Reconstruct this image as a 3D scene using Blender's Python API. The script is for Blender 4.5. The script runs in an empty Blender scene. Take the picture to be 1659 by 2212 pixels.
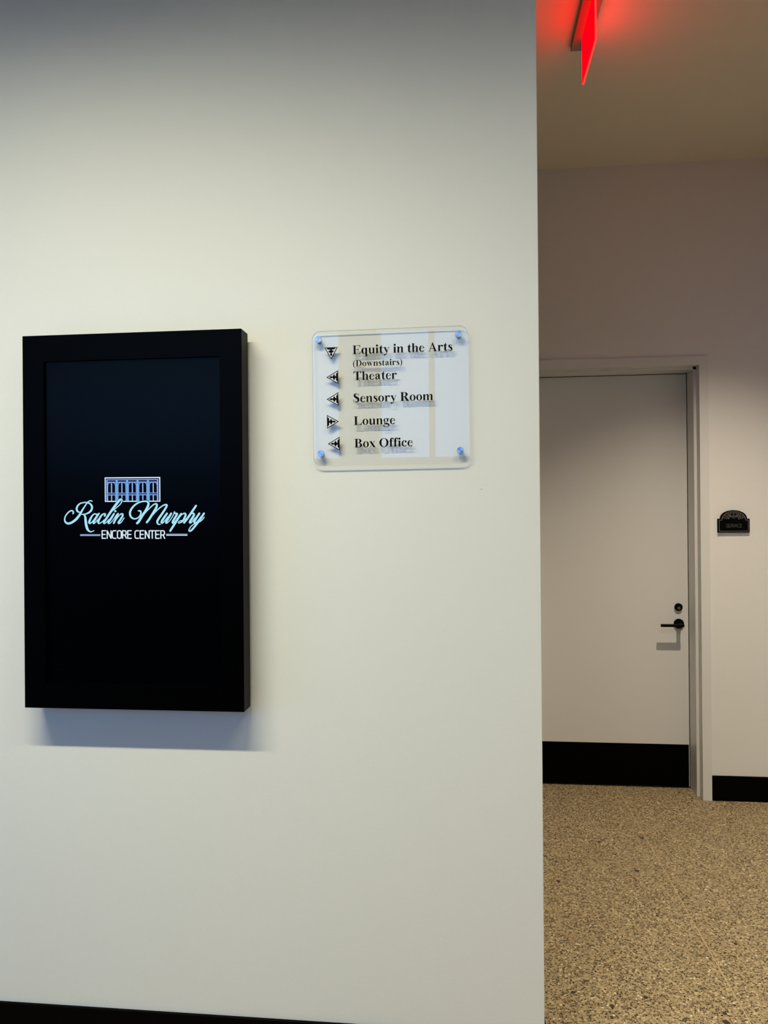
import bpy, bmesh, math, random
from mathutils import Vector, Matrix
from mathutils.geometry import tessellate_polygon

SC = bpy.context.scene
COL = SC.collection

# ------------------------------------------------------------------ camera
F_PX, IMG_W = 1600.0, 1659.0
YAW, ROLL, PITCH = math.atan(169 / 1600.0), 0.0081, 0.00225
CAM_H = 1.63
fw0 = Vector((-math.sin(YAW), math.cos(YAW), 0)); r0 = Vector((math.cos(YAW), math.sin(YAW), 0)); Z = Vector((0, 0, 1))
fw = fw0 * math.cos(PITCH) + Z * math.sin(PITCH)
u0 = Z * math.cos(PITCH) - fw0 * math.sin(PITCH)
cr = r0 * math.cos(ROLL) - u0 * math.sin(ROLL)
cu = u0 * math.cos(ROLL) + r0 * math.sin(ROLL)
cam_d = bpy.data.cameras.new('camera')
cam = bpy.data.objects.new('camera', cam_d); COL.objects.link(cam)
cam_d.sensor_fit = 'HORIZONTAL'; cam_d.sensor_width = 36.0; cam_d.lens = 36.0 * F_PX / IMG_W
cam_d.clip_start = 0.05
m = Matrix.Identity(4)
for i, v in enumerate((cr, cu, -fw)):
    m[0][i], m[1][i], m[2][i] = v.x, v.y, v.z
m.translation = (0, 0, CAM_H)
cam.matrix_world = m
SC.camera = cam

# ------------------------------------------------------------------ sky, daylight, view
W = bpy.data.worlds.new('sky'); SC.world = W; W.use_nodes = True
bg = W.node_tree.nodes['Background']
bg.inputs[0].default_value = (0.22, 0.48, 1.00, 1); bg.inputs[1].default_value = 4.0
vs = SC.view_settings
vs.view_transform = 'Standard'; vs.look = 'None'; vs.gamma = 1.0; vs.exposure = 0.0; vs.use_curve_mapping = False

cy = SC.cycles
cy.max_bounces = 5; cy.diffuse_bounces = 3; cy.glossy_bounces = 3; cy.transparent_max_bounces = 8
cy.caustics_reflective = False; cy.caustics_refractive = False

STRIP_W, STRIP_C = 23.6, (1.0, 0.965, 0.68)
DOWN_W, DOWN_C = 330.0, (1.0, 0.855, 0.64)

# ------------------------------------------------------------------ room measures (metres)
WF = 2.147            # face of the wall with the signs
WB = 4.349            # hall back wall
XC = 0.2215           # free end of the front wall
CEIL = 3.609
XL, XR, YR = -5.0, 2.6, -3.3

# ------------------------------------------------------------------ helpers
def link(name, me, mat=None, parent=None):
    o = bpy.data.objects.new(name, me); COL.objects.link(o)
    if mat is not None and me is not None:
        for mm in (mat if isinstance(mat, (list, tuple)) else [mat]):
            me.materials.append(mm)
    if parent is not None: o.parent = parent
    return o
def empty(name, loc, rot=(0, 0, 0)):
    o = bpy.data.objects.new(name, None); COL.objects.link(o)
    o.location = loc; o.rotation_euler = rot; o.empty_display_size = 0.05
    return o
def tag(o, label=None, cat=None, group=None, kind=None):
    if label: o['label'] = label
    if cat: o['category'] = cat
    if group: o['group'] = group
    if kind: o['kind'] = kind
    return o
class MB:
    def __init__(s): s.bm = bmesh.new()
    def box(s, x0, x1, y0, y1, z0, z1, bevel=0.0, seg=2):
        vs_ = [s.bm.verts.new((x, y, z)) for x in (x0, x1) for y in (y0, y1) for z in (z0, z1)]
        q = [(0, 1, 3, 2), (4, 6, 7, 5), (0, 4, 5, 1), (2, 3, 7, 6), (0, 2, 6, 4), (1, 5, 7, 3)]
        fs = [s.bm.faces.new([vs_[i] for i in f]) for f in q]
        if bevel:
            es = list({e for f in fs for e in f.edges})
            bmesh.ops.bevel(s.bm, geom=es, offset=bevel, segments=seg, profile=0.5, affect='EDGES')
        return s
    def prism(s, pts, axis, a0, a1, bevel=0.0):
        """pts 2D outline; axis 'y': (x,z) plane, 'z': (x,y) plane, 'x': (y,z) plane"""
        def P(p, a):
            return {'y': (p[0], a, p[1]), 'z': (p[0], p[1], a), 'x': (a, p[0], p[1])}[axis]
        A = [s.bm.verts.new(P(p, a0)) for p in pts]; B = [s.bm.verts.new(P(p, a1)) for p in pts]
        n = len(pts)
        fa = s.bm.faces.new(A); fb = s.bm.faces.new(B[::-1])
        for i in range(n): s.bm.faces.new([A[i], B[i], B[(i + 1) % n], A[(i + 1) % n]])
        if bevel:
            es = list(set(fa.edges) | set(fb.edges))
            bmesh.ops.bevel(s.bm, geom=es, offset=bevel, segments=2, profile=0.5, affect='EDGES')
        return s
    def lathe(s, c, prof, axis='y', seg=40):
        """prof: (radius, along) pairs, revolved about axis through c"""
        rings = []
        for r, a in prof:
            ring = []
            for k in range(seg):
                t = 2 * math.pi * k / seg; p, q = r * math.cos(t), r * math.sin(t)
                v = {'y': (p, a, q), 'z': (p, q, a)}[axis]
                ring.append(s.bm.verts.new((c[0] + v[0], c[1] + v[1], c[2] + v[2])))
            rings.append(ring)
        for i in range(len(rings) - 1):
            for k in range(seg):
                s.bm.faces.new([rings[i][k], rings[i][(k + 1) % seg], rings[i + 1][(k + 1) % seg], rings[i + 1][k]])
        s.bm.faces.new(rings[0][::-1]); s.bm.faces.new(rings[-1])
        return s
    def build(s, name, mat, parent=None, smooth=False):
        bmesh.ops.recalc_face_normals(s.bm, faces=s.bm.faces[:])
        me = bpy.data.meshes.new(name); s.bm.to_mesh(me); s.bm.free()
        if smooth:
            for p in me.polygons: p.use_smooth = True
            try: me.set_sharp_from_angle(angle=math.radians(35))
            except Exception: pass
        return link(name, me, mat, parent)

# ------------------------------------------------------------------ materials
def nmat(name):
    mt = bpy.data.materials.new(name); mt.use_nodes = True
    nt = mt.node_tree; b = nt.nodes['Principled BSDF']
    return mt, nt, b
def plain(name, col, rough=0.5, metal=0.0, spec=0.5, bump=0.0, bscale=300.0, vary=0.0):
    mt, nt, b = nmat(name)
    b.inputs['Base Color'].default_value = (*col, 1); b.inputs['Roughness'].default_value = rough
    b.inputs['Metallic'].default_value = metal; b.inputs['Specular IOR Level'].default_value = spec
    geo = nt.nodes.new('ShaderNodeNewGeometry')
    if bump:
        n = nt.nodes.new('ShaderNodeTexNoise'); n.inputs['Scale'].default_value = bscale; n.inputs['Detail'].default_value = 1
        nt.links.new(geo.outputs['Position'], n.inputs['Vector'])
        bp = nt.nodes.new('ShaderNodeBump'); bp.inputs['Strength'].default_value = bump; bp.inputs['Distance'].default_value = 0.001
        nt.links.new(n.outputs['Fac'], bp.inputs['Height']); nt.links.new(bp.outputs['Normal'], b.inputs['Normal'])
    if vary:
        n2 = nt.nodes.new('ShaderNodeTexNoise'); n2.inputs['Scale'].default_value = 2.5; n2.inputs['Detail'].default_value = 1
        nt.links.new(geo.outputs['Position'], n2.inputs['Vector'])
        mx = nt.nodes.new('ShaderNodeMix'); mx.data_type = 'RGBA'
        mx.inputs['A'].default_value = (*[c * (1 - vary) for c in col], 1); mx.inputs['B'].default_value = (*[min(1, c * (1 + vary)) for c in col], 1)
        nt.links.new(n2.outputs['Fac'], mx.inputs['Factor']); nt.links.new(mx.outputs['Result'], b.inputs['Base Color'])
    return mt
def emis(name, col, strength, base=(0.01, 0.01, 0.01), rough=0.3, spec=0.1):
    mt, nt, b = nmat(name); b.inputs['Specular IOR Level'].default_value = spec
    b.inputs['Base Color'].default_value = (*base, 1); b.inputs['Roughness'].default_value = rough
    b.inputs['Emission Color'].default_value = (*col, 1); b.inputs['Emission Strength'].default_value = strength
    return mt
def clear(name, tint=(1, 1, 1), f0=0.05, rough=0.0):
    """thin clear sheet: straight-through transmission plus Schlick reflection"""
    mt = bpy.data.materials.new(name); mt.use_nodes = True
    nt = mt.node_tree; nt.nodes.clear()
    out = nt.nodes.new('ShaderNodeOutputMaterial'); mix = nt.nodes.new('ShaderNodeMixShader')
    tr = nt.nodes.new('ShaderNodeBsdfTransparent'); tr.inputs[0].default_value = (*tint, 1)
    gl = nt.nodes.new('ShaderNodeBsdfGlossy'); gl.inputs['Roughness'].default_value = rough
    lw = nt.nodes.new('ShaderNodeLayerWeight'); lw.inputs['Blend'].default_value = 0.5
    pw = nt.nodes.new('ShaderNodeMath'); pw.operation = 'POWER'; pw.inputs[1].default_value = 5.0
    ml = nt.nodes.new('ShaderNodeMath'); ml.operation = 'MULTIPLY_ADD'; ml.inputs[1].default_value = 1 - f0; ml.inputs[2].default_value = f0
    nt.links.new(lw.outputs['Facing'], pw.inputs[0]); nt.links.new(pw.outputs[0], ml.inputs[0])
    nt.links.new(ml.outputs[0], mix.inputs[0]); nt.links.new(tr.outputs[0], mix.inputs[1]); nt.links.new(gl.outputs[0], mix.inputs[2])
    nt.links.new(mix.outputs[0], out.inputs[0])
    return mt
def terrazzo():
    mt, nt, b = nmat('terrazzo')
    N, L = nt.nodes.new, nt.links.new
    geo = N('ShaderNodeNewGeometry')
    def noise_warp(scale, amt):
        n = N('ShaderNodeTexNoise'); n.inputs['Scale'].default_value = scale; n.inputs['Detail'].default_value = 2
        L(geo.outputs['Position'], n.inputs['Vector'])
        vm = N('ShaderNodeVectorMath'); vm.operation = 'MULTIPLY_ADD'
        vm.inputs[1].default_value = (amt,) * 3
        L(n.outputs['Color'], vm.inputs[0]); L(geo.outputs['Position'], vm.inputs[2])
        return vm.outputs[0]
    v1 = N('ShaderNodeTexVoronoi'); v1.inputs['Scale'].default_value = 158; L(noise_warp(170, 0.009), v1.inputs['Vector'])
    sep = N('ShaderNodeSeparateColor'); L(v1.outputs['Color'], sep.inputs[0])
    rmp = N('ShaderNodeValToRGB'); r = rmp.color_ramp; r.interpolation = 'CONSTANT'
    cols = [(0.0, (0.024, 0.017, 0.010)), (0.30, (0.10, 0.069, 0.038)), (0.42, (0.26, 0.200, 0.115)), (0.58, (0.36, 0.280, 0.160)),
            (0.76, (0.23, 0.165, 0.105)), (0.88, (0.48, 0.39, 0.245)), (0.965, (0.64, 0.56, 0.41))]
    r.elements[0].position = 0.0; r.elements[0].color = (*cols[0][1], 1)
    r.elements[1].position = cols[1][0]; r.elements[1].color = (*cols[1][1], 1)
    for p, c in cols[2:]:
        e = r.elements.new(p); e.color = (*c, 1)
    L(sep.outputs[0], rmp.inputs[0])
    # matrix between the chips
    ve = N('ShaderNodeTexVoronoi'); ve.feature = 'DISTANCE_TO_EDGE'; ve.inputs['Scale'].default_value = 158
    L(v1.inputs['Vector'].links[0].from_socket, ve.inputs['Vector'])
    lt = N('ShaderNodeMath'); lt.operation = 'LESS_THAN'; lt.inputs[1].default_value = 0.085; L(ve.outputs['Distance'], lt.inputs[0])
    mx = N('ShaderNodeMix'); mx.data_type = 'RGBA'; mx.inputs['B'].default_value = (0.33, 0.255, 0.148, 1)
    L(lt.outputs[0], mx.inputs['Factor']); L(rmp.outputs[0], mx.inputs['A'])
    # sparse larger dark stones
    v2 = N('ShaderNodeTexVoronoi'); v2.inputs['Scale'].default_value = 17; L(noise_warp(90, 0.012), v2.inputs['Vector'])
    s2 = N('ShaderNodeSeparateColor'); L(v2.outputs['Color'], s2.inputs[0])
    g1 = N('ShaderNodeMath'); g1.operation = 'MULTIPLY'; g1.inputs[1].default_value = 0.20; L(s2.outputs[1], g1.inputs[0])
    g2 = N('ShaderNodeMath'); g2.operation = 'LESS_THAN'; L(v2.outputs['Distance'], g2.inputs[0]); L(g1.outputs[0], g2.inputs[1])
    g3 = N('ShaderNodeMath'); g3.operation = 'LESS_THAN'; g3.inputs[1].default_value = 0.30; L(s2.outputs[0], g3.inputs[0])
    g4 = N('ShaderNodeMath'); g4.operation = 'MULTIPLY'; L(g2.outputs[0], g4.inputs[0]); L(g3.outputs[0], g4.inputs[1])
    m2 = N('ShaderNodeMix'); m2.data_type = 'RGBA'; m2.inputs['B'].default_value = (0.045, 0.032, 0.024, 1)
    L(g4.outputs[0], m2.inputs['Factor']); L(mx.outputs['Result'], m2.inputs['A'])
    L(m2.outputs['Result'], b.inputs['Base Color'])
    b.inputs['Roughness'].default_value = 0.45; b.inputs['Specular IOR Level'].default_value = 0.10
    return mt

M = {}
M['paint'] = plain('wall_paint', (0.80, 0.79, 0.765), 0.55, spec=0.3, bump=0.25, bscale=420, vary=0.008)
M['dark_wall'] = plain('dark_wall_paint', (0.085, 0.080, 0.078), 0.6, spec=0.25, bump=0.25, bscale=420, vary=0.01)
M['ceiling'] = plain('ceiling_paint', (0.84, 0.78, 0.63), 0.8, spec=0.2)
M['trim'] = plain('frame_paint', (0.74, 0.735, 0.715), 0.30, spec=0.5)
M['doorp'] = plain('door_paint', (0.72, 0.72, 0.705), 0.42, spec=0.4)
M['rubber'] = plain('black_rubber', (0.0014, 0.0012, 0.0010), 0.55, spec=0.04)
M['kick'] = plain('kick_black', (0.0010, 0.0010, 0.0010), 0.5, spec=0.03)
M['black_metal'] = plain('black_metal', (0.0015, 0.0012, 0.0012), 0.42, spec=0.10)
M['encl'] = plain('enclosure_powder_coat', (0.0004, 0.0004, 0.0006), 0.34, spec=0.035)
M['screen'] = plain('screen_glass', (0.0001, 0.0002, 0.0006), 0.26, spec=0.07)
M['terrazzo'] = terrazzo()
M['strip_joint'] = plain('joint_strip', (0.45, 0.35, 0.20), 0.5)
M['acrylic'] = clear('clear_acrylic', (1.0, 1.0, 1.0), 0.035)
M['glass'] = clear('window_glass', (0.96, 0.97, 0.97), 0.04)
M['vinyl'] = plain('black_vinyl', (0.0018, 0.0018, 0.0045), 0.5, spec=0.06)
M['white_vinyl'] = plain('white_vinyl', (0.80, 0.81, 0.83), 0.5)
M['brass'] = plain('key_brass', (0.55, 0.33, 0.20), 0.35, metal=1.0)
M['sign_black'] = plain('sign_black', (0.0016, 0.0014, 0.0012), 0.5, spec=0.05)
M['sign_line'] = plain('sign_grey', (0.16, 0.15, 0.14), 0.5)
M['sign_text'] = plain('sign_text', (0.11, 0.11, 0.11), 0.5)
M['canopy'] = plain('canopy_grey', (0.24, 0.225, 0.20), 0.5)
M['alu'] = plain('window_aluminium', (0.62, 0.58, 0.50), 0.4)
M['lamp_housing'] = plain('lamp_housing', (0.75, 0.75, 0.73), 0.4)
M['lens'] = emis('lamp_lens', (1.0, 0.86, 0.62), 3.0, (0.8, 0.8, 0.8))
M['red_panel'] = emis('red_lit_acrylic', (1.0, 0.0, 0.0008), 7.0, (0.1, 0.0, 0.0), 1.0, 0.0)
M['red_edge'] = emis('red_lit_edge', (1.0, 0.010, 0.007), 7.0, (0.1, 0.0, 0.0), 1.0, 0.0)
M['red_text'] = emis('red_letter', (0.72, 0.0, 0.012), 1.0, (0.1, 0.0, 0.0), 1.0, 0.0)
M['logo_cyan'] = emis('logo_cyan', (0.42, 0.83, 1.0), 0.92)
M['logo_white'] = emis('logo_white', (0.72, 0.88, 1.0), 1.0)
M['logo_pale'] = emis('logo_pale', (0.30, 0.50, 1.0), 0.85)
M['logo_blue'] = emis('logo_blue', (0.14, 0.46, 0.95), 0.9)
M['logo_line'] = emis('logo_line', (0.24, 0.33, 0.52), 0.85)
M['logo_navy'] = emis('logo_navy', (0.006, 0.008, 0.07), 0.8)
M['logo_dark'] = plain('logo_dark', (0.0002, 0.0003, 0.0008), 0.26, spec=0.09)
def brushed():
    mt, nt, b = nmat('turned_steel')
    b.inputs['Base Color'].default_value = (0.62, 0.66, 0.70, 1); b.inputs['Metallic'].default_value = 1.0
    b.inputs['Roughness'].default_value = 0.22
    if 'Anisotropic' in b.inputs: b.inputs['Anisotropic'].default_value = 0.75
    tg = nt.nodes.new('ShaderNodeTangent'); tg.direction_type = 'RADIAL'; tg.axis = 'Y'
    nt.links.new(tg.outputs[0], b.inputs['Tangent'])
    return mt
M['steel'] = brushed()

# ------------------------------------------------------------------ flat lettering
def cr_path(pts, n=7):
    """Catmull-Rom through (x, y, halfwidth) points"""
    P = [Vector(p) for p in pts]; out = []
    for i in range(len(P) - 1):
        p1, p2 = P[i], P[i + 1]
        p0 = P[i - 1] if i else p1 * 2 - p2
        p3 = P[i + 2] if i + 2 < len(P) else p2 * 2 - p1
        for k in range(n):
            t = k / n
            out.append(0.5 * ((2 * p1) + (p2 - p0) * t + (2 * p0 - 5 * p1 + 4 * p2 - p3) * t * t + (3 * p1 - p0 - 3 * p2 + p3) * t ** 3))
    out.append(P[-1]); return out
def dot(cx, cy, r, n=18):
    return [[(cx + r * math.cos(2 * math.pi * k / n), cy + r * math.sin(2 * math.pi * k / n)) for k in range(n)]]
def stroke(pts, n=7, extra=0.0, caps=True):
    path = cr_path(pts, n) if len(pts) > 2 else [Vector(p) for p in pts]
    L_, R_ = [], []
    for i, p in enumerate(path):
        a, b_ = path[max(0, i - 1)], path[min(len(path) - 1, i + 1)]
        d = Vector((b_.x - a.x, b_.y - a.y))
        d = d.normalized() if d.length > 1e-9 else Vector((1, 0))
        nx, ny = -d.y, d.x; w = max(0.5, p.z) + extra
        L_.append((p.x + nx * w, p.y + ny * w)); R_.append((p.x - nx * w, p.y - ny * w))
    polys = [[L_[i], L_[i + 1], R_[i + 1], R_[i]] for i in range(len(path) - 1)]
    if caps:
        for p in (path[0], path[-1]): polys += dot(p.x, p.y, max(0.5, p.z) + extra, 12)
    return polys
def line(pts, w):   # polyline of even width, round joints
    polys = []
    for (a, b_) in zip(pts, pts[1:]):
        d = Vector((b_[0] - a[0], b_[1] - a[1])).normalized(); nx, ny = -d.y * w, d.x * w
        polys.append([(a[0] + nx, a[1] + ny), (b_[0] + nx, b_[1] + ny), (b_[0] - nx, b_[1] - ny), (a[0] - nx, a[1] - ny)])
    for p in pts: polys += dot(p[0], p[1], w, 10)
    return polys
def R(x0, y0, x1, y1): return [[(x0, y0), (x1, y0), (x1, y1), (x0, y1)]]
def P(*pts): return [list(pts)]
def ring(cx, cy, rxo, ryo, rxi, ryi, a0=0, a1=360, dx=0.0, n=32):
    out = []
    for k in range(n):
        t0, t1 = (math.radians(a0 + (a1 - a0) * j / n) for j in (k, k + 1))
        out.append([(cx + rxo * math.cos(t0), cy + ryo * math.sin(t0)), (cx + rxo * math.cos(t1), cy + ryo * math.sin(t1)),
                    (cx + dx + rxi * math.cos(t1), cy + ryi * math.sin(t1)), (cx + dx + rxi * math.cos(t0), cy + ryi * math.sin(t0))])
    return out
def flat(name, polys, mat, parent, fn, y=0.0):
    """one flat printed mesh; fn maps design units to (x, z) metres"""
    verts, faces = [], []
    for pl in polys:
        b0 = len(verts); pts = [fn(p) for p in pl]
        verts += [(p[0], y, p[1]) for p in pts]
        if len(pl) <= 4: tris = [tuple(range(len(pl)))]
        else: tris = tessellate_polygon([[Vector((p[0], p[1], 0)) for p in pts]])
        for t in tris:
            t = [b0 + i for i in t]
            ar = 0.0
            for i in range(len(t)):
                a, c = verts[t[i]], verts[t[(i + 1) % len(t)]]; ar += a[0] * c[2] - c[0] * a[2]
            faces.append(t if ar > 0 else t[::-1])      # facing -y
    me = bpy.data.meshes.new(name); me.from_pydata(verts, [], faces); me.update()
    return link(name, me, mat, parent)

def arch(x, w=68, top=455, foot=0):     # the right half of an n
    return stroke([(x - 30, 330, 14), (x + 45, 425, 22), (x + 115, 438, 36), (x + 172, 400, 58), (x + 185, 330, 67)], caps=False) + R(x + 118, foot, x + 252, 345)
G = {}
G['E'] = (667, R(105, 0, 258, 676) + R(16, 645, 610, 676) + R(16, 0, 620, 31) + P((400, 676), (612, 676), (622, 505), (598, 505), (570, 585), (510, 640), (400, 645))
          + R(250, 328, 440, 364) + P((400, 364), (436, 395), (448, 480), (472, 480), (472, 212), (448, 212), (436, 297), (400, 328))
          + P((400, 31), (510, 38), (585, 90), (620, 185), (644, 185), (622, 0), (400, 0)))
G['q'] = (556, ring(228, 230, 196, 243, 78, 208, dx=36) + R(345, -195, 480, 461) + R(278, -205, 540, -179) + P((345, 400), (440, 473), (480, 473), (480, 380)))
G['u'] = (556, R(68, 120, 203, 461) + R(16, 437, 203, 461) + stroke([(136, 130, 67), (158, 55, 62), (225, 32, 42), (300, 60, 24), (365, 120, 12)], caps=False)
          + R(350, 0, 485, 461) + R(296, 437, 485, 461) + R(440, 0, 538, 24))
G['i'] = (278, R(66, 0, 206, 461) + R(16, 0, 256, 26) + R(16, 436, 206, 461) + dot(136, 606, 84))
G['t'] = (333, P((76, 90), (214, 90), (214, 630), (190, 630), (150, 550), (85, 478), (20, 440), (20, 415), (76, 415)) + R(20, 415, 308, 461)
          + stroke([(145, 100, 69), (165, 45, 55), (225, 25, 34), (312, 88, 10)], caps=False))
G['y'] = (500, P((50, 440), (196, 440), (322, 140), (258, -5)) + stroke([(425, 445, 17), (330, 190, 20), (258, 0, 24), (205, -110, 26), (120, -150, 24)])
          + dot(98, -128, 62) + R(12, 435, 258, 461) + R(340, 435, 488, 461))
G['n'] = (556, R(68, 0, 203, 461) + R(16, 0, 258, 26) + R(16, 436, 203, 461) + arch(232) + R(298, 0, 540, 26))
G['h'] = (556, R(68, 0, 203, 676) + R(16, 0, 258, 26) + R(16, 650, 203, 676) + arch(232) + R(298, 0, 540, 26))
G['m'] = (833, R(66, 0, 200, 461) + R(16, 0, 252, 26) + R(16, 436, 200, 461) + arch(228) + R(294, 0, 532, 26) + arch(508) + R(574, 0, 816, 26))
G['e'] = (444, ring(226, 230, 200, 243, 98, 208, a0=14, a1=275, dx=26) + R(140, 258, 424, 292) + stroke([(240, 12, 26), (325, 45, 40), (375, 80, 24), (415, 125, 9)], caps=False))
G['c'] = (444, ring(226, 230, 200, 243, 98, 208, a0=62, a1=275, dx=26) + dot(338, 355, 64) + stroke([(300, 442, 26), (350, 425, 34), (375, 380, 34)]) + stroke([(240, 12, 26), (325, 45, 40), (375, 80, 24), (415, 125, 9)], caps=False))
G['A'] = (722, P((312, 585), (352, 690), (372, 690), (648, 24), (484, 24)) + P((92, 20), (134, 20), (352, 560), (372, 690), (352, 690)) + R(185, 205, 490, 243) + R(9, 0, 248, 24) + R(408, 0, 708, 24))
G['r'] = (444, R(66, 0, 206, 461) + R(16, 0, 284, 26) + R(16, 436, 206, 461) + stroke([(195, 325, 12), (245, 410, 26), (310, 440, 32), (370, 420, 45)]) + dot(368, 394, 68))
G['s'] = (389, stroke([(316, 345, 9), (285, 420, 16), (205, 446, 26), (118, 405, 50), (120, 325, 60), (215, 255, 66), (295, 175, 66), (295, 85, 54), (205, 18, 30), (105, 50, 16), (55, 145, 9)])
          + P((310, 470), (332, 470), (336, 320), (314, 320)) + P((35, -10), (55, -10), (62, 160), (40, 160)))
G['('] = (333, stroke([(300, 680, 10), (165, 520, 38), (110, 255, 56), (165, -10, 38), (300, -165, 10)]))
G[')'] = (333, stroke([(33, 680, 10), (168, 520, 38), (223, 255, 56), (168, -10, 38), (33, -165, 10)]))
G['D'] = (722, R(105, 0, 262, 676) + R(16, 645, 310, 676) + R(16, 0, 310, 31) + ring(300, 338, 388, 338, 222, 305, -90, 90))
G['o'] = (500, ring(250, 230, 226, 243, 92, 212))
G['w'] = (722, P((42, 440), (182, 440), (300, 150), (242, -12), (222, -12)) + P((222, -12), (244, -12), (392, 372), (368, 395)) + P((290, 440), (425, 440), (535, 150), (482, -12), (462, -12))
          + P((462, -12), (484, -12), (652, 440), (622, 440)) + R(10, 436, 235, 461) + R(262, 436, 478, 461) + R(558, 436, 712, 461))
G['a'] = (500, dot(112, 355, 60) + stroke([(75, 372, 18), (130, 435, 18), (230, 448, 25), (312, 405, 52), (331, 320, 66)]) + R(265, 80, 398, 330)
          + stroke([(335, 90, 66), (372, 40, 42), (420, 35, 22), (470, 62, 9)], caps=False) + stroke([(300, 285, 16), (190, 240, 34), (110, 165, 56), (108, 85, 58), (175, 42, 44), (280, 92, 14)]))
G['T'] = (667, R(255, 0, 412, 676) + R(34, 645, 633, 676) + P((34, 676), (32, 490), (56, 490), (95, 595), (170, 640), (290, 645), (290, 676)) + P((633, 676), (635, 490), (611, 490), (572, 595), (497, 640), (377, 645), (377, 676)) + R(150, 0, 517, 26))
G['S'] = (556, stroke([(462, 490, 9), (415, 610, 16), (290, 662, 28), (160, 600, 62), (150, 500, 74), (255, 400, 84), (400, 295, 84), (430, 160, 70), (360, 50, 40), (250, 14, 28), (125, 70, 14), (58, 225, 9)])
          + P((440, 690), (462, 690), (474, 480), (450, 480)) + P((48, -18), (70, -18), (70, 232), (46, 232)))
G['R'] = (722, R(105, 0, 262, 676) + R(16, 645, 345, 676) + R(16, 0, 345, 26) + ring(325, 500, 272, 176, 108, 144, -90, 90) + R(250, 324, 330, 356) + R(250, 644, 330, 676)
          + P((305, 345), (462, 345), (668, 26), (492, 26)) + R(455, 0, 716, 26))
G['L'] = (667, R(105, 0, 262, 676) + R(16, 650, 352, 676) + R(16, 0, 612, 31) + P((380, 31), (500, 42), (580, 110), (612, 230), (638, 230), (616, 0), (380, 0)))
G['g'] = (500, ring(222, 312, 186, 162, 74, 134) + R(330, 385, 484, 450) + stroke([(140, 185, 14), (82, 118, 28), (150, 62, 46), (300, 45, 58), (425, 0, 52), (440, -90, 38), (330, -182, 20), (170, -190, 18), (58, -140, 32), (75, -50, 26), (160, 10, 10)]))
G['B'] = (667, R(105, 0, 262, 676) + R(16, 645, 345, 676) + R(16, 0, 345, 31) + ring(325, 510, 248, 166, 92, 135, -90, 90) + ring(335, 185, 290, 185, 128, 154, -90, 90) + R(250, 338, 345, 372))
G['x'] = (500, P((30, 440), (192, 440), (475, 22), (306, 22)) + P((58, 22), (98, 22), (418, 440), (378, 440)) + R(12, 435, 235, 461) + R(318, 435, 472, 461) + R(12, 0, 160, 26) + R(262, 0, 492, 26))
G['O'] = (778, ring(389, 331, 354, 350, 190, 318))
G['f'] = (333, R(78, 0, 214, 520) + stroke([(146, 510, 68), (168, 605, 60), (235, 662, 34), (320, 640, 30)]) + dot(322, 608, 56) + R(14, 415, 302, 461) + R(16, 0, 290, 26))
G[' '] = (250, [])
def set_text(s, em):
    polys, x = [], 0.0
    for ch in s:
        w, pl = G[ch]
        polys += [[((px + x) * em / 1000, py * em / 1000) for px, py in q] for q in pl]; x += w
    return polys, x * em / 1000
# even-stroke sans capitals on a 0..100 wide, 0..180 tall grid
def sans(s, w, adv, kern=None):
    A = {
        'E': [[(90, 0), (8, 0), (8, 180), (90, 180)], [(8, 92), (80, 92)]],
        'N': [[(8, 0), (8, 180), (96, 0), (96, 180)]],
        'C': [[(92, 0), (40, 0), (16, 12), (8, 40), (8, 140), (16, 168), (40, 180), (92, 180)]],
        'O': [[(36, 0), (68, 0), (90, 14), (96, 40), (96, 140), (90, 166), (68, 180), (36, 180), (14, 166), (8, 140), (8, 40), (14, 14), (36, 0)]],
        'R': [[(8, 0), (8, 180), (60, 180), (82, 170), (90, 142), (90, 118), (82, 90), (60, 80), (8, 80)], [(58, 80), (94, 0)]],
        'T': [[(0, 180), (96, 180)], [(48, 180), (48, 0)]],
        'S': [[(6, 8), (30, 0), (60, 0), (84, 14), (90, 44), (80, 74), (50, 92), (20, 108), (10, 138), (18, 166), (44, 180), (68, 180), (88, 172)]],
        'V': [[(2, 180), (50, 0), (98, 180)]],
        'I': [[(48, 0), (48, 180)]],
        'X': [[(6, 0), (94, 180)], [(6, 180), (94, 0)]],
    }
    polys, x = [], 0.0
    for ch in s:
        if ch == ' ': x += adv * 0.42; continue
        ox = -28 if ch == 'I' else 0
        for pl in A[ch]: polys += [[(px + x + ox, py) for px, py in q] for q in line(pl, w)]
        x += adv * (0.58 if ch == 'I' else 1.0)
    return polys, x

# ================================================================== SETTING
# floor: slab with joint strips showing between terrazzo panels
floor = tag(MB().box(XL, XR, YR, 4.75, -0.12, -0.0012).build('floor', M['strip_joint']), 'speckled beige and brown terrazzo floor with thin pale joint strips', 'floor', kind='structure')
PITCH_T, GAP = 0.716, 0.0044
def cuts(start, lo, hi):
    k0 = math.ceil((lo - start) / PITCH_T); v = [lo]
    while start + k0 * PITCH_T < hi:
        if start + k0 * PITCH_T > lo: v.append(start + k0 * PITCH_T)
        k0 += 1
    return v + [hi]
cache = {}
xs, ys = cuts(0.899, XL, XR), cuts(2.492, YR, 4.75)
for i in range(len(xs) - 1):
    for j in range(len(ys) - 1):
        x0, x1, y0, y1 = xs[i], xs[i + 1], ys[j], ys[j + 1]
        key = (round(x1 - x0, 4), round(y1 - y0, 4))
        if key not in cache:
            hx, hy = key[0] / 2 - GAP / 2, key[1] / 2 - GAP / 2
            o = MB().box(-hx, hx, -hy, hy, -0.0011, 0.0).build('terrazzo_panel', M['terrazzo'], floor)
            cache[key] = o.data
        else:
            o = link('terrazzo_panel', cache[key], None, floor)
        o.location = ((x0 + x1) / 2, (y0 + y1) / 2, 0)

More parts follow.
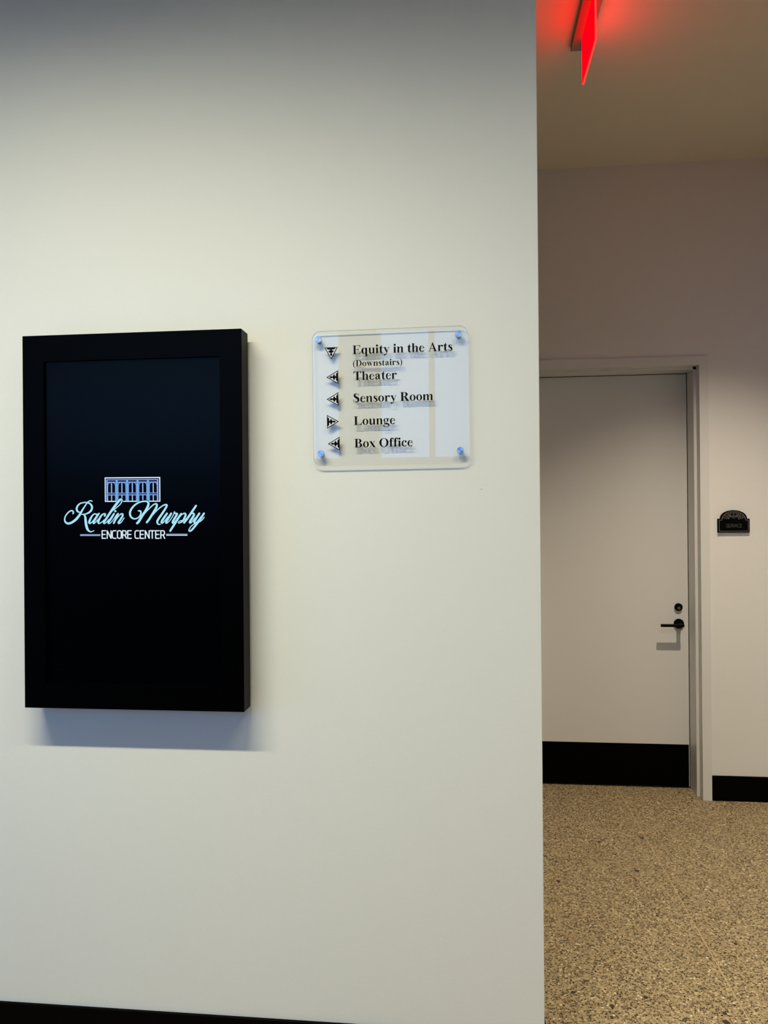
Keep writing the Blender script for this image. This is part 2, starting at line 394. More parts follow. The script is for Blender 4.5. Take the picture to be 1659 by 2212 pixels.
tag(MB().box(XL, XR, YR, 4.75, CEIL, CEIL + 0.12).build('ceiling', M['ceiling']), 'flat painted ceiling over the hall and foyer', 'ceiling', kind='structure')
tag(MB().box(XL, XR, -0.35, -0.15, 2.82, CEIL, 0.002, 1).build('bulkhead_added', M['paint']), 'added ceiling bulkhead out of view, blocking window light from the top of the sign wall', 'bulkhead', kind='structure')  # added out of view to keep rear-window daylight off the upper sign wall
wall_front = tag(MB().box(XL, XC, WF, WF + 0.16, 0, CEIL, 0.0015, 1).build('wall_front', M['paint']), 'large off-white painted wall carrying the black display and the directory sign', 'wall', kind='structure')
# small nick in the paint near the directory sign
def nick():
    b = MB()
    b.prism([(0.0510, 1.6988), (0.0528, 1.6994), (0.0566, 1.6998), (0.0592, 1.6999), (0.0592, 1.6991), (0.0560, 1.6990), (0.0530, 1.6984)], 'y', WF - 0.0012, WF + 0.0002)
    return b.build('paint_nick', M['paint'], wall_front)
nick()
# hall back wall with the door opening
FX0, FX1, FTOP = 0.338, 1.386, 2.507
b = MB()
b.box(XL, FX0, WB, WB + 0.30, 0, CEIL); b.box(FX1, XR, WB, WB + 0.30, 0, CEIL); b.box(FX0, FX1, WB, WB + 0.30, FTOP, CEIL)
b.box(FX0, FX1, WB + 0.28, WB + 0.30, 0, FTOP)
tag(b.build('wall_back', M['paint']), 'plain off-white wall at the end of the hall around the door', 'wall', kind='structure')
tag(MB().box(XR, XR + 0.12, YR, 4.75, 0, CEIL).build('wall_right', M['paint']), 'off-white side wall of the hall just outside the picture', 'wall', kind='structure')
SY0, SY1, SW0, SW1 = -1.7, 1.0, 0.1, 2.0
b = MB()
b.box(XL - 0.12, XL, YR, SY0, 0, CEIL); b.box(XL - 0.12, XL, SY1, 4.75, 0, CEIL); b.box(XL - 0.12, XL, SY0, SY1, 0, SW0); b.box(XL - 0.12, XL, SY0, SY1, SW1, CEIL)
tag(b.build('wall_left', M['dark_wall']), 'dark side wall at the far left end of the foyer', 'wall', kind='structure')
r_ = tag(empty('window_3', (XL - 0.06, (SY0 + SY1) / 2, SW0)), 'added low window of three panes at the far left, out of view, for blue fill light', 'window', kind='structure')  # added opening, out of view: blue fill for the sign wall, not the hall
hy, hz, t = (SY1 - SY0) / 2, SW1 - SW0, 0.04
fb = MB(); fb.box(-.04, .04, -hy, hy, 0, t); fb.box(-.04, .04, -hy, hy, hz - t, hz); fb.box(-.04, .04, -hy, -hy + t, t, hz - t); fb.box(-.04, .04, hy - t, hy, t, hz - t)
fb.build('window_frame', M['alu'], r_)
cuts_ = [-hy + t, -hy / 3 - 0.03, -hy / 3 + 0.03, hy / 3 - 0.03, hy / 3 + 0.03, hy - t]
for k in (1, 3): MB().box(-.04, .04, cuts_[k], cuts_[k + 1], t, hz - t).build('mullion', M['alu'], r_)
for k in (0, 2, 4): MB().box(-.004, .004, cuts_[k], cuts_[k + 1], t, hz - t).build('pane', M['glass'], r_)
ld = bpy.data.lights.new('daylight_portal', 'AREA'); ld.shape = 'RECTANGLE'; ld.size = SW1 - SW0; ld.size_y = SY1 - SY0; ld.cycles.is_portal = True
lo = bpy.data.objects.new('daylight_portal', ld); COL.objects.link(lo)
lo.matrix_world = Matrix.Translation((XL - 0.14, (SY0 + SY1) / 2, (SW0 + SW1) / 2)) @ Vector((1, 0, 0)).to_track_quat('-Z', 'Y').to_matrix().to_4x4()
# rear wall behind the viewer with high windows
WIN = [(-4.90, -1.24), (-0.86, 0.13)]
WZ0, WZ1 = 2.18, 3.56
b = MB()
b.box(XL, XR, YR - 0.2, YR, 0, WZ0); b.box(XL, XR, YR - 0.2, YR, WZ1, CEIL)
for x0, x1 in ((XL, WIN[0][0]), (WIN[0][1], WIN[1][0]), (WIN[1][1], XR)): b.box(x0, x1, YR - 0.2, YR, WZ0, WZ1)
tag(b.build('wall_rear', M['dark_wall']), 'dark foyer wall behind the viewer below and between high windows', 'wall', kind='structure')
for n, (x0, x1) in enumerate(WIN):
    mull = [-3.70, -2.46] if n == 0 else [-0.30]
    r_ = empty('window_%d' % (n + 1), ((x0 + x1) / 2, YR - 0.1, WZ0))
    tag(r_, ['wide high foyer window of three panes behind the viewer', 'narrower high foyer window of two panes behind the viewer'][n], 'window', kind='structure')
    cx = (x0 + x1) / 2
    fb = MB(); t = 0.03
    fb.box(x0 - cx, x1 - cx, -0.05, 0.05, 0, t); fb.box(x0 - cx, x1 - cx, -0.05, 0.05, WZ1 - WZ0 - t, WZ1 - WZ0)
    fb.box(x0 - cx, x0 - cx + t, -0.05, 0.05, t, WZ1 - WZ0 - t); fb.box(x1 - cx - t, x1 - cx, -0.05, 0.05, t, WZ1 - WZ0 - t)
    fb.build('window_frame', M['alu'], r_)
    edges = [x0 + t] + [v for mx_ in mull for v in (mx_ - 0.03, mx_ + 0.03)] + [x1 - t]
    for mx_ in mull: MB().box(mx_ - 0.03 - cx, mx_ + 0.03 - cx, -0.05, 0.05, t, WZ1 - WZ0 - t).build('mullion', M['alu'], r_)
    for k in range(0, len(edges), 2):
        MB().box(edges[k] - cx, edges[k + 1] - cx, -0.004, 0.004, t, WZ1 - WZ0 - t).build('pane', M['glass'], r_)
    ld = bpy.data.lights.new('daylight_portal', 'AREA'); ld.shape = 'RECTANGLE'; ld.size = x1 - x0; ld.size_y = WZ1 - WZ0
    ld.cycles.is_portal = True
    lo = bpy.data.objects.new('daylight_portal', ld); COL.objects.link(lo)
    lo.location = (cx, YR - 0.22, (WZ0 + WZ1) / 2); lo.rotation_euler = (math.radians(90), 0, math.radians(180))
    lo.rotation_euler = (math.radians(90), 0, 0)
    lo.matrix_world = Matrix.Translation((cx, YR - 0.22, (WZ0 + WZ1) / 2)) @ Vector((0, 1, 0)).to_track_quat('-Z', 'Z').to_matrix().to_4x4()

# baseboards
BB = 0.14
tag(MB().box(XL, XC + 0.009, WF - 0.009, WF, 0, BB, 0.0012, 1).box(XC, XC + 0.009, WF, WF + 0.16, 0, BB, 0.0012, 1).build('baseboard_front', M['rubber']), 'black rubber baseboard along the foot of the sign wall', 'baseboard', kind='structure')
tag(MB().box(FX1 + 0.002, XR, WB - 0.009, WB, 0, BB, 0.0012, 1).build('baseboard_back_right', M['rubber']), 'black rubber baseboard to the right of the door', 'baseboard', kind='structure')
tag(MB().box(XL, FX0 - 0.002, WB - 0.009, WB, 0, BB, 0.0012, 1).build('baseboard_back_left', M['rubber']), 'black rubber baseboard to the left of the door behind the sign wall', 'baseboard', kind='structure')

# ------------------------------------------------------------------ door
YD = 4.523
DX0, DX1, DZ1 = 0.4045, 1.3180, 2.4405
door = tag(empty('door_1', ((DX0 + DX1) / 2, YD, 0)), 'plain off-white flush door with black kick plate and lever at the end of the hall', 'door', kind='structure')
dx = (DX0 + DX1) / 2
def jamb(name, x_face_out, x_in, x_stop):
    # profile in plan: face, rabbet, stop, soffit
    s = 1 if x_face_out > x_in else -1
    pts = [(x_face_out, WB - 0.008), (x_in, WB - 0.008), (x_in, WB + 0.05), (x_stop, WB + 0.05), (x_stop, YD - 0.002), (x_in - s * 0.004, YD - 0.002), (x_in - s * 0.004, WB + 0.26), (x_face_out, WB + 0.26)]
    return MB().prism([(p[0] - dx, p[1] - YD) for p in pts], 'z', 0, FTOP if True else 0).build(name, M['trim'], door)
jamb('jamb', FX1, 1.336, 1.3205)
jamb('jamb', FX0, 0.388, 0.4035)
# head: same profile turned, between the jambs
pts = [(WB - 0.008, FTOP), (WB - 0.008, 2.456), (WB + 0.05, 2.456), (WB + 0.05, 2.4412), (YD - 0.002, 2.4412), (YD - 0.002, 2.452), (WB + 0.26, 2.452), (WB + 0.26, FTOP)]
hd = MB().prism([(p[0] - YD, p[1]) for p in pts], 'x', 0.388 - dx, 1.336 - dx).build('frame_head', M['trim'], door)
MB().box(DX0 - dx, DX1 - dx, 0, 0.045, 0.010, DZ1 - 0.002, 0.0015, 1).build('door_leaf', M['doorp'], door)
tag(MB().box(DX0 + 0.012 - dx, 1.3135 - dx, -0.0018, -0.0001, 0.011, 0.257).build('kick_plate', M['kick'], door), 'black kick plate')
# deadbolt
LX = 1.2610
db = MB().lathe((LX - dx, 0, 1.0664), [(0.0225, -0.0001), (0.0225, -0.010), (0.0205, -0.0125)]).build('deadbolt', M['black_metal'], door, True)
MB().lathe((LX + 0.0005 - dx, 0, 1.0610), [(0.0085, -0.0124), (0.0080, -0.0150)], seg=20).build('key_cylinder', M['brass'], db, True)
kb = MB(); kb.box(LX - 0.0005 - dx, LX + 0.0015 - dx, -0.0158, -0.0151, 1.0558, 1.0632); kb.build('keyway', M['black_metal'], db)
# lever
lv = MB().lathe((LX + 0.0012 - dx, 0, 0.9685), [(0.0290, -0.0001), (0.0290, -0.0085), (0.0275, -0.0100)]).build('lever_rose', M['black_metal'], door, True)
nk = MB(); nk.lathe((LX + 0.0012 - dx, 0, 0.9660), [(0.0118, -0.0099), (0.0105, -0.058)], seg=24)
nk.build('lever_neck', M['black_metal'], lv, True)
lb = MB(); lb.box(1.1440 - dx, 1.2755 - dx, -0.0740, -0.0575, 0.9580, 0.9745, 0.0035, 3)
lb.build('lever_bar', M['black_metal'], lv, True)

# ================================================================== DIGITAL DISPLAY
EX0, EX1, EZ0, EZ1 = -1.2885, -0.6240, 1.0660, 2.1632
YF, YBK = 2.063, 2.125
OX0, OX1, OZ0, OZ1 = -1.2230, -0.6890, 1.1390, 2.0862
disp = tag(empty('digital_display', ((EX0 + EX1) / 2, WF, EZ0)), 'black framed portrait display screen on the wall showing a glowing white logo', 'display')
ex = (EX0 + EX1) / 2
def L_(x0, x1, y0, y1, z0, z1): return (x0 - ex, x1 - ex, y0 - WF, y1 - WF, z0 - EZ0, z1 - EZ0)
def frame_mesh():
    bm = bmesh.new()
    out = [(EX0, EZ0), (EX1, EZ0), (EX1, EZ1), (EX0, EZ1)]; inn = [(OX0, OZ0), (OX1, OZ0), (OX1, OZ1), (OX0, OZ1)]
    def V(p, y): return bm.verts.new((p[0] - ex, y - WF, p[1] - EZ0))
    of, if_ = [V(p, YF) for p in out], [V(p, YF) for p in inn]
    ib, ob = [V(p, YF + 0.012) for p in inn], [V(p, YBK) for p in out]
    oe = []
    for i in range(4):
        j = (i + 1) % 4
        bm.faces.new([of[i], of[j], if_[j], if_[i]]); bm.faces.new([if_[i], if_[j], ib[j], ib[i]])
        bm.faces.new([of[j], of[i], ob[i], ob[j]])
    bm.faces.new(ob); bm.faces.new(ib[::-1])
    bmesh.ops.recalc_face_normals(bm, faces=bm.faces[:])
    es = [e for e in bm.edges if (e.verts[0] in of and e.verts[1] in of) or (set(e.verts) & set(of) and set(e.verts) & set(ob))]
    bmesh.ops.bevel(bm, geom=es, offset=0.0016, segments=2, profile=0.5, affect='EDGES')
    me = bpy.data.meshes.new('enclosure'); bm.to_mesh(me); bm.free()
    return link('enclosure', me, M['encl'], disp)
frame_mesh()
MB().box(*L_(EX0 + 0.12, EX1 - 0.12, YBK + 0.0002, WF - 0.0002, EZ0 + 0.20, EZ1 - 0.20)).build('wall_bracket', M['encl'], disp)
YS = YF + 0.0085
scr = MB().box(*L_(OX0 + 0.0005, OX1 - 0.0005, YS, YF + 0.0115, OZ0 + 0.0005, OZ1 - 0.0005)).build('screen', M['screen'], disp)
tag(scr, 'dark screen with glowing logo and lettering')
# logo artwork: drawn on a grid of 0.1405 cm, centred on the screen
PX = 0.001407; TH = 0.0055
def logo(ox, oy, k):
    def fn(p):
        u, v = ox + p[0] / k - 286.5, oy + p[1] / k - 1094.0
        x, z = u * PX, -(v + u * TH) * PX
        return (x - 0.9558 - ex, z + 1.6581 - EZ0)
    return fn
gA, gB, gC = logo(130, 1070, 10.37), logo(280, 1070, 9.76), logo(220, 1025, 12.29)
def art(name, polys, mat, fn, lift): return flat(name, polys, mat, scr, fn, YS - WF - lift)
RAC = [
    [(275, 410, 13), (285, 380, 16), (265, 350, 14), (225, 345, 13), (165, 385, 13), (110, 450, 13), (85, 520, 14), (95, 580, 18), (140, 618, 20), (200, 618, 22), (280, 580, 24), (360, 515, 26), (430, 430, 24), (490, 330, 18), (560, 230, 13), (620, 155, 11), (670, 130, 11), (710, 140, 12)],
    [(430, 380, 11), (388, 365, 18), (362, 325, 21), (364, 280, 20), (395, 225, 17), (450, 185, 13), (530, 168, 12), (610, 172, 13), (670, 200, 17), (706, 250, 21), (706, 300, 21), (680, 350, 21), (630, 390, 17), (560, 418, 13), (475, 425, 9)],
    [(520, 425, 10), (552, 480, 22), (562, 560, 26), (575, 660, 28), (600, 740, 26), (640, 788, 17), (690, 800, 11), (750, 778, 8)],
    [(815, 425, 14), (765, 415, 12), (712, 455, 16), (662, 540, 22), (642, 598, 21), (665, 620, 13), (720, 575, 9), (790, 485, 9), (845, 415, 11)],
    [(868, 405, 15), (800, 500, 19), (742, 590, 20), (748, 620, 15), (790, 592, 9), (845, 530, 8)],
    [(992, 460, 18), (1012, 422, 14), (975, 413, 12), (920, 450, 17), (862, 545, 23), (847, 598, 21), (872, 620, 13), (930, 590, 9), (985, 540, 8)],
    [(1388, 118, 12), (1372, 100, 16), (1340, 115, 22), (1290, 168, 25), (1200, 280, 25), (1110, 402, 23), (1020, 532, 21), (972, 598, 19), (988, 621, 13), (1040, 590, 9), (1090, 535, 8)],
    [(1388, 112, 12), (1380, 155, 11), (1340, 215, 10), (1270, 275, 9), (1190, 335, 9), (1125, 385, 8)],
    [(1205, 410, 17), (1140, 510, 21), (1078, 598, 19), (1092, 621, 13), (1140, 595, 8), (1200, 520, 7), (1250, 450, 8), (1290, 408, 10)],
    [(1300, 412, 16), (1260, 490, 20), (1225, 560, 20), (1198, 614, 19)],
    [(1222, 575, 8), (1290, 490, 9), (1350, 425, 12), (1398, 420, 17), (1393, 470, 20), (1340, 550, 21), (1303, 603, 19), (1322, 621, 13), (1370, 590, 10), (1435, 502, 8)]]
MUR = [
    [(185, 330, 11), (225, 335, 15), (240, 365, 15), (225, 420, 13), (170, 475, 12), (100, 492, 13), (40, 465, 17), (10, 410, 20), (15, 340, 20), (60, 265, 18), (130, 200, 16), (220, 155, 14), (320, 138, 13), (380, 150, 17), (400, 190, 21), (380, 250, 22), (330, 340, 23), (260, 440, 24), (190, 550, 24), (155, 582, 21)],
    [(235, 490, 8), (330, 370, 10), (430, 270, 11), (510, 205, 12), (560, 192, 15), (576, 217, 19), (560, 270, 21), (500, 365, 21), (420, 490, 21), (360, 565, 19)],
    [(400, 515, 8), (500, 400, 10), (600, 300, 11), (700, 228, 12), (765, 208, 15), (784, 225, 17), (760, 275, 19), (690, 380, 21), (610, 490, 21), (580, 555, 19), (597, 598, 13), (645, 606, 8)],
    [(785, 387, 19), (730, 460, 21), (677, 540, 21), (667, 572, 15), (692, 578, 11), (740, 530, 8), (805, 450, 7)],
    [(873, 387, 19), (820, 470, 21), (767, 558, 19), (773, 580, 13), (810, 560, 8), (860, 505, 8), (915, 420, 8), (940, 357, 10)],
    [(940, 358, 14), (958, 387, 13), (995, 390, 17), (985, 420, 20), (935, 500, 21), (902, 558, 20), (908, 580, 12), (945, 555, 9), (1000, 485, 8)],
    [(1080, 392, 16), (1040, 450, 20), (960, 570, 21), (850, 736, 19)],
    [(1000, 520, 8), (1080, 420, 10), (1148, 384, 13), (1174, 412, 18), (1152, 470, 19), (1110, 540, 15), (1050, 576, 9), (1022, 574, 8), (1040, 545, 8), (1110, 520, 8), (1185, 495, 8)],
    [(1390, 232, 18), (1320, 332, 21), (1220, 472, 21), (1140, 572, 19)],
    [(1180, 510, 8), (1270, 402, 10), (1328, 384, 14), (1348, 412, 19), (1310, 480, 21), (1262, 550, 20), (1264, 578, 13), (1300, 560, 9), (1370, 475, 8)],
    [(1458, 387, 18), (1400, 470, 20), (1352, 555, 19), (1368, 578, 11), (1420, 540, 9), (1500, 440, 8)],
    [(1553, 387, 18), (1490, 480, 20), (1400, 600, 20), (1300, 716, 18), (1252, 742, 13), (1240, 718, 10), (1280, 650, 9), (1360, 592, 8), (1450, 560, 9), (1520, 510, 9), (1558, 462, 8)]]
halo = []
for s_ in (RAC[6], RAC[7]): halo += [[(p[0], p[1]) for p in q] for q in stroke(s_[:4] if s_ is RAC[6] else s_[:3], extra=13)]
art('logo_outline', halo, M['logo_dark'], gA, 0.0006)
art('logo_outline', stroke(MUR[0][9:15], extra=13), M['logo_dark'], gB, 0.0006)
polys = []
for s_ in RAC: polys += stroke(s_, extra=1.2)
polys += dot(1235, 357, 24)
art('script_lettering', polys, M['logo_cyan'], gA, 0.0009)
polys = []
for s_ in MUR: polys += stroke(s_, extra=1.2)
art('script_lettering', polys, M['logo_cyan'], gB, 0.0009)
# building emblem: frame, pillars, five arched bays
def bar(x0, y0, x1, y1): return R(x0, y0, x1, y1)
BX0, BX1, BY0, BY1 = 78, 1552, 112, 738
art('emblem_ground', bar(BX0 + 20, BY0 + 20, BX1 - 20, BY1 - 20), M['logo_navy'], gC, 0.00015)
art('emblem_frame', bar(BX0, BY0, BX1, BY0 + 26) + bar(BX0, BY1 - 24, BX1, BY1) + bar(BX0, BY0, BX0 + 24, BY1) + bar(BX1 - 26, BY0, BX1, BY1), M['logo_white'], gC, 0.0003)
pale, blue, black = [], [], []
bw = 277.0; bx = 122
pale += bar(bx, 166, bx + 5 * bw - 8, 186)
for k in range(5):
    a = bx + k * bw; c = a + bw / 2 - 1
    if k: blue += bar(a - 26, 186, a + 24, 720)
    else: pale += bar(a, 186, a + 30, 720)
    if k == 4: pale += bar(a + bw - 36, 186, a + bw - 8, 720)
    black += bar(a + 26, 240, a + bw - 28, 715)
    pale += bar(a + 24, 228, a + bw - 26, 242)
    pale += bar(c - 16, 240, c + 14, 715)
    # arched head spandrels
    for sg in (-1, 1):
        xo = c + sg * 108
        pale += stroke([(xo - sg * 4, 330, 9), (xo - sg * 14, 285, 9), (xo - sg * 40, 256, 8), (c + sg * 26, 244, 7)], caps=False)
        pale += line([(xo, 240), (xo - sg * 26, 268)], 5)
        pale += bar(min(xo, xo - sg * 14), 300, max(xo, xo - sg * 14), 715)
    pale += bar(a + 24, 508, a + bw - 26, 524); pale += bar(a + 24, 552, a + bw - 26, 572)
    black += []
art('emblem_panes', black, M['logo_dark'], gC, 0.0002)
art('emblem_lines', pale, M['logo_pale'], gC, 0.00035)
art('emblem_pillars', blue, M['logo_blue'], gC, 0.0004)
for k in range(5):
    a = bx + k * bw
art('emblem_band', sum([bar(bx + k * bw + 24, 525, bx + (k + 1) * bw - 28, 551) for k in range(5)], []), M['logo_navy'], gC, 0.00045)
# ENCORE CENTER with rules either side
tp, tw = sans('ENCORE CENTER', 12.5, 118)
x0, x1 = 925, 2340     # in grid A units
k_ = (x1 - x0) / (tw - 18)
tp = [[(x0 + p[0] * k_, 942 - p[1] * 0.905) for p in q] for q in tp]
art('block_lettering', tp, M['logo_white'], gA, 0.0009)
art('rule_line', bar(433, 852, 893, 893), M['logo_line'], gA, 0.0005)
art('rule_line', bar(2367, 842, 2838, 884), M['logo_line'], gA, 0.0005)
art('rule_highlight', bar(2367, 870, 2838, 884), M['logo_white'], gA, 0.0008)
art('rule_highlight', bar(433, 876, 893, 889), M['logo_pale'], gA, 0.0008)

# ================================================================== DIRECTORY SIGN
SX0, SX1, SZ0, SZ1 = -0.4305, 0.0222, 1.7715, 2.1655
scx = (SX0 + SX1) / 2
sign = tag(empty('directory_sign', (scx, WF, SZ0), (0, -0.0065, 0)), 'clear acrylic directory sign with black lettering and triangle arrows on steel standoffs', 'sign')
sw, sh = SX1 - SX0, SZ1 - SZ0
AF, AB = -0.0158, -0.0108     # front and back faces, out from the wall
def rounded(x0, z0, x1, z1, r, n=8):
    pts = []
    for cx_, cz_, a in ((x1 - r, z0 + r, -90), (x1 - r, z1 - r, 0), (x0 + r, z1 - r, 90), (x0 + r, z0 + r, 180)):
        for k in range(n + 1):
            t = math.radians(a + 90 * k / n); pts.append((cx_ + r * math.cos(t), cz_ + r * math.sin(t)))
    return pts
pnl = MB().prism(rounded(-sw / 2, 0, sw / 2, sh, 0.024), 'y', AF, AB, 0.0006).build('acrylic_panel', [M['acrylic'], clear('acrylic_edge', (0.33, 0.38, 0.42), 0.05)], sign)
for p in pnl.data.polygons:
    if abs(p.normal.y) < 0.9: p.material_index = 1
tag(pnl, 'clear acrylic plate with rounded corners')
# standoffs
for (x, z) in ((-0.2072, 0.3688), (0.1998, 0.3688), (-0.2042, 0.0362), (0.2002, 0.0362)):
    so = MB().lathe((x, 0, z), [(0.0070, -0.0002), (0.0070, AB + 0.0001)], seg=28).build('standoff', M['steel'], sign, True)
    MB().lathe((0, 0, 0), [(0.0098, AF - 0.0001), (0.0098, AF - 0.0060), (0.0092, AF - 0.0068)], seg=36).build('cap', M['steel'], so, True).location = (x, 0, z)
# lettering, applied to the face of the sheet
LY = AF - 0.0003
def putline(s, em, wx, wz):
    pl, w = set_text(s, em)
    flat('lettering', pl, M['vinyl'], sign, lambda p: (p[0] + wx - scx, p[1] + wz - SZ0), LY)
EM = 0.0378
for s_, em, wx, wz in (('Equity in the Arts', EM, -0.3118, 2.0946), ('(Downstairs)', 0.0266, -0.3118, 2.0590), ('Theater', EM, -0.3105, 2.0188),
                       ('Sensory Room', EM, -0.3125, 1.9545), ('Lounge', EM, -0.3110, 1.8886), ('Box Office', EM, -0.3104, 1.8232)):
    putline(s_, em, wx, wz)
# arrows: triangle outline, white field, fleur pattern; drawn pointing down, 0..100 wide, tip at (50, -88)
TRI = [(0, 0), (100, 0), (50, -88)]
TRI_IN = [(9.5, -5), (90.5, -5), (50, -76)]
def fleur():
    left = [(14, -2), (20, -11), (29, -17), (38, -16), (44, -16), (42, -22), (36, -25), (27, -28), (34, -36), (40, -39), (46, -41), (44, -46), (41, -51), (44, -58), (50, -67)]
    right = [(100 - x, y) for x, y in left[::-1][1:]]
    return [left + right]
def arrow(cx_, cz_, ang, size):
    def fn(p):
        x, z = (p[0] - 50) * size, (p[1] + 44) * size
        c, s = math.cos(ang), math.sin(ang)
        return (cx_ + x * c - z * s - scx, cz_ + x * s + z * c - SZ0)
    ar = flat('arrow_border', [TRI], M['vinyl'], sign, fn, LY)
    flat('arrow_field', [TRI_IN], M['white_vinyl'], ar, fn, LY - 0.00012)
    flat('arrow_fleur', fleur(), M['vinyl'], ar, fn, LY - 0.00024)
AS = 0.000400
for cx_, cz_, ang in ((-0.3742, 2.0998, 0.006), (-0.3720, 2.0300, -math.pi / 2), (-0.3722, 1.9660, -math.pi / 2), (-0.3717, 1.9005, math.pi / 2), (-0.3704, 1.8360, -math.pi / 2)):
    arrow(cx_, cz_, ang, AS)

# ================================================================== ROOM NAME SIGN
rs = tag(empty('room_sign', (1.5135, WB, 1.5085)), 'small black arched wall sign reading SERVICE beside the hall door', 'sign')
def plate(inset, n=24):
    hw, hz, aw, ah = 0.0857 - inset, 0.0772 - inset, 0.0715 - inset * 1.0, 0.0480
    pts = [(-hw, inset), (hw, inset), (hw, hz), (aw, hz)]
    for k in range(1, n): 
        t = math.pi * k / n; pts.append((aw * math.cos(t), hz + ah * math.sin(t) ** 0.92))
    return pts + [(-aw, hz), (-hw, hz)]
MB().prism(plate(0.0), 'y', -0.0125, 0.0, 0.0006).build('plate', M['sign_black'], rs)
o_, i_ = plate(0.0065), plate(0.0090)
n = len(o_)
flat('border_line', [[o_[k], o_[(k + 1) % n], i_[(k + 1) % n], i_[k]] for k in range(n)], M['sign_line'], rs, lambda p: p, -0.0127)
tp, tw = sans('SERVICE', 8.0, 122)
k_ = 0.0865 / (tw - 20)
flat('lettering', tp, M['sign_text'], rs, lambda p: ((p[0] - (tw - 22) / 2) * k_ + 0.0015, p[1] * 0.000097 + 0.0292), -0.0127)
# foliage crest in the arch: raised leaf scrolls
cp = []
def leaf(cx_, cy_, a, ln, wd):
    c, s = math.cos(a), math.sin(a)
    return [[(cx_ + x * c - y * s, cy_ + x * s + y * c) for x, y in ((0, 0), (ln * .35, wd), (ln, 0), (ln * .35, -wd))]]
for k in range(3):
    cp += ring(0, 90 + k * 5, 11 - k * 3.5, 11 - k * 3.5, 9.4 - k * 3.5, 9.4 - k * 3.5, 150, 390, n=18)
rnd = random.Random(7)
for sg in (-1, 1):
    for j in range(4):
        for k in range(8):
            t = math.radians(4 + 80 * (k + 0.5 * (j % 2)) / 7.5)
            rr = 0.40 + 0.165 * j
            x, y = math.cos(t) * 62 * rr, 76 + math.sin(t) * 44 * rr
            if y < 76 or abs(x) < 13: continue
            cp += [[(sg * px, py) for px, py in q] for q in leaf(x, y, t + rnd.uniform(-0.9, 0.9), rnd.uniform(7, 10), rnd.uniform(1.3, 2.1))]
            if (k + j) % 2: cp += [[(sg * px, py) for px, py in q] for q in ring(x + 3, y, 4, 4, 2.9, 2.9, 20, 300, n=12)]
    cp += [[(sg * px, py) for px, py in q] for q in stroke([(3, 81, 0.8), (14, 90, 1), (17, 102, 1), (9, 112, 1), (4, 108, 0.8)], caps=False)]
cp += leaf(0, 84, math.pi / 2, 12, 2.4) + leaf(0, 103, math.pi / 2, 12, 3)
flat('foliage_crest', cp, M['sign_line'], rs, lambda p: (p[0] / 1000, p[1] / 1000), -0.0127)

# ================================================================== EXIT SIGN
xs_ = tag(empty('exit_sign', (0.511, 2.98, CEIL)), 'red edge-lit exit sign hanging edge-on from the hall ceiling', 'exit sign')
MB().box(-0.0375, 0.0375, -0.21, 0.228, -0.024, -0.0005, 0.002, 2).build('canopy', M['canopy'], xs_)
pb = MB(); pb.box(-0.0035, 0.0035, -0.145, 0.148, -0.212, -0.0242)
ep = pb.build('lit_panel', [M['red_panel'], M['red_edge']], xs_)
for p in ep.data.polygons:
    if abs(p.normal.x) < 0.5: p.material_index = 1
for sg in (-1, 1):
    tp, tw = sans('EXIT', 17, 125)
    tp = [[((p[0] - tw / 2 + 12) * 0.00052, p[1] * 0.00070) for p in q] for q in tp]
    t_ = flat('lettering', tp, M['red_text'], xs_, lambda p: (p[0], p[1]), 0)
    t_.location = (sg * 0.0038, 0.0015, -0.182); t_.rotation_euler = (0, 0, math.radians(90 * sg))

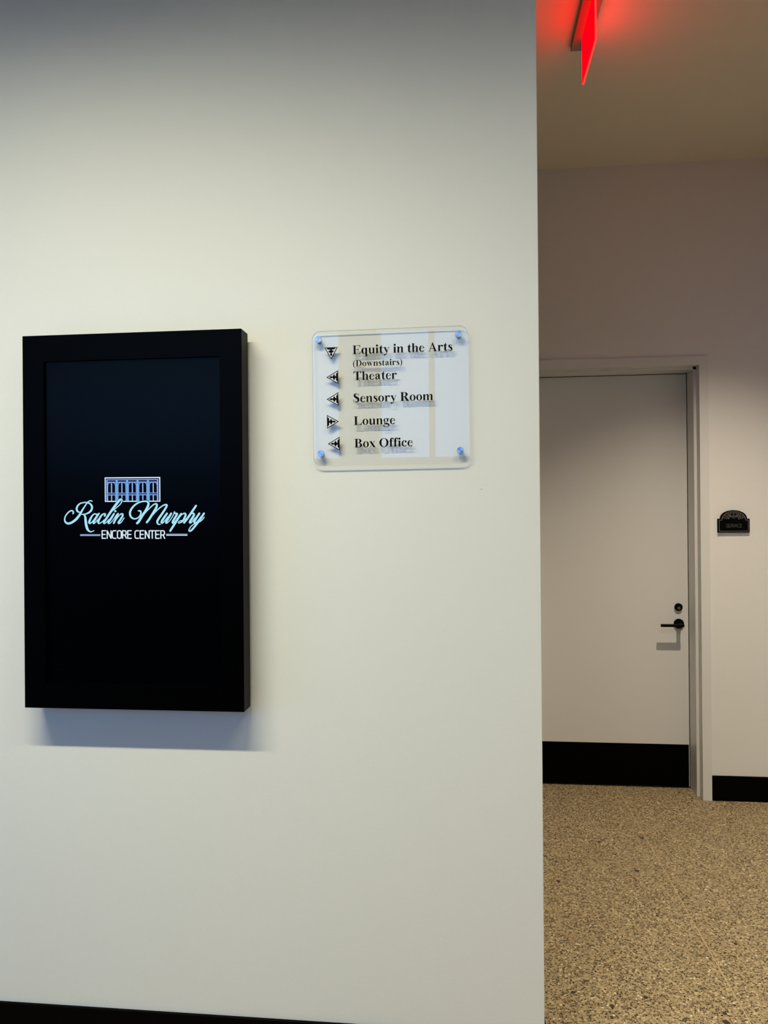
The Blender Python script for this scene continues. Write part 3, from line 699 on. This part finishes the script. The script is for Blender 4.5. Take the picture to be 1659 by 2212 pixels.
# ================================================================== LAMPS
# slim linear wall-wash fixture along the sign wall, plus an added fill strip
TILT = math.radians(20)
def linear_light(x, LH, watts_per_m, label):
    lin = tag(empty('linear_ceiling_light', (x, 0.55, CEIL)), label, 'ceiling light', 'linear lights in the foyer ceiling')
    fb = MB()
    fb.box(-LH - .012, LH + .012, -0.052, -0.040, -0.035, -0.0005); fb.box(-LH - .012, LH + .012, 0.040, 0.052, -0.035, -0.0005)
    fb.box(-LH - .012, -LH, -0.040, 0.040, -0.035, -0.0005); fb.box(LH, LH + .012, -0.040, 0.040, -0.035, -0.0005)
    fb.build('housing', M['lamp_housing'], lin)
    ln = MB().box(-LH, LH, -0.034, 0.034, 0.0010, 0.0040).build('lens', M['lens'], lin)
    ln.location = (0, 0, -0.0180); ln.rotation_euler = (TILT, 0, 0)
    ld = bpy.data.lights.new('linear_lamp', 'AREA'); ld.shape = 'RECTANGLE'; ld.size = 2 * LH; ld.size_y = 0.064
    ld.energy = watts_per_m * 2 * LH; ld.color = STRIP_C; ld.spread = math.radians(114)
    lo = bpy.data.objects.new('linear_lamp', ld); COL.objects.link(lo); lo.parent = lin; lo.location = (0, 0, -0.0180); lo.rotation_euler = (TILT, 0, 0)
linear_light(-1.17, 0.97, STRIP_W, 'long linear light set in the foyer ceiling before the sign wall')
linear_light(0.85, 0.50, STRIP_W * 0.46, 'short linear fill light added in the foyer ceiling to brighten the right of the sign wall')  # added fill strip, evens out the sign wall towards its free end
# small recessed downlight in the hall ceiling, plus an added fill lamp
def downlight(x, y, watts, label):
    dn = tag(empty('recessed_downlight', (x, y, CEIL)), label, 'downlight', 'recessed downlights in the hall ceiling')
    b = MB()
    seg = 32
    rings = []
    for r, z in ((0.048, -0.0002), (0.048, -0.004), (0.036, -0.004), (0.034, -0.0002)):
        rings.append([b.bm.verts.new((r * math.cos(2 * math.pi * k / seg), r * math.sin(2 * math.pi * k / seg), z)) for k in range(seg)])
    for i in range(3):
        for k in range(seg): b.bm.faces.new([rings[i][k], rings[i][(k + 1) % seg], rings[i + 1][(k + 1) % seg], rings[i + 1][k]])
    b.build('trim_ring', M['lamp_housing'], dn, True)
    MB().lathe((0, 0, 0), [(0.0335, -0.0006), (0.0335, -0.002)], axis='z', seg=seg).build('lens', M['lens'], dn)
    ld = bpy.data.lights.new('downlight_lamp', 'SPOT'); ld.energy = watts; ld.color = DOWN_C
    ld.spot_size = math.radians(94); ld.spot_blend = 1.0; ld.shadow_soft_size = 0.022
    lo = bpy.data.objects.new('downlight_lamp', ld); COL.objects.link(lo); lo.parent = dn; lo.location = (0, 0, -0.03)
downlight(1.335, 3.17, DOWN_W, 'small recessed downlight in the hall ceiling before the door')
downlight(1.75, 1.35, DOWN_W * 0.42, 'added fill downlight in the hall ceiling nearer the foyer, out of view')  # added lamp, unseen: lifts the warm ambient and the near floor
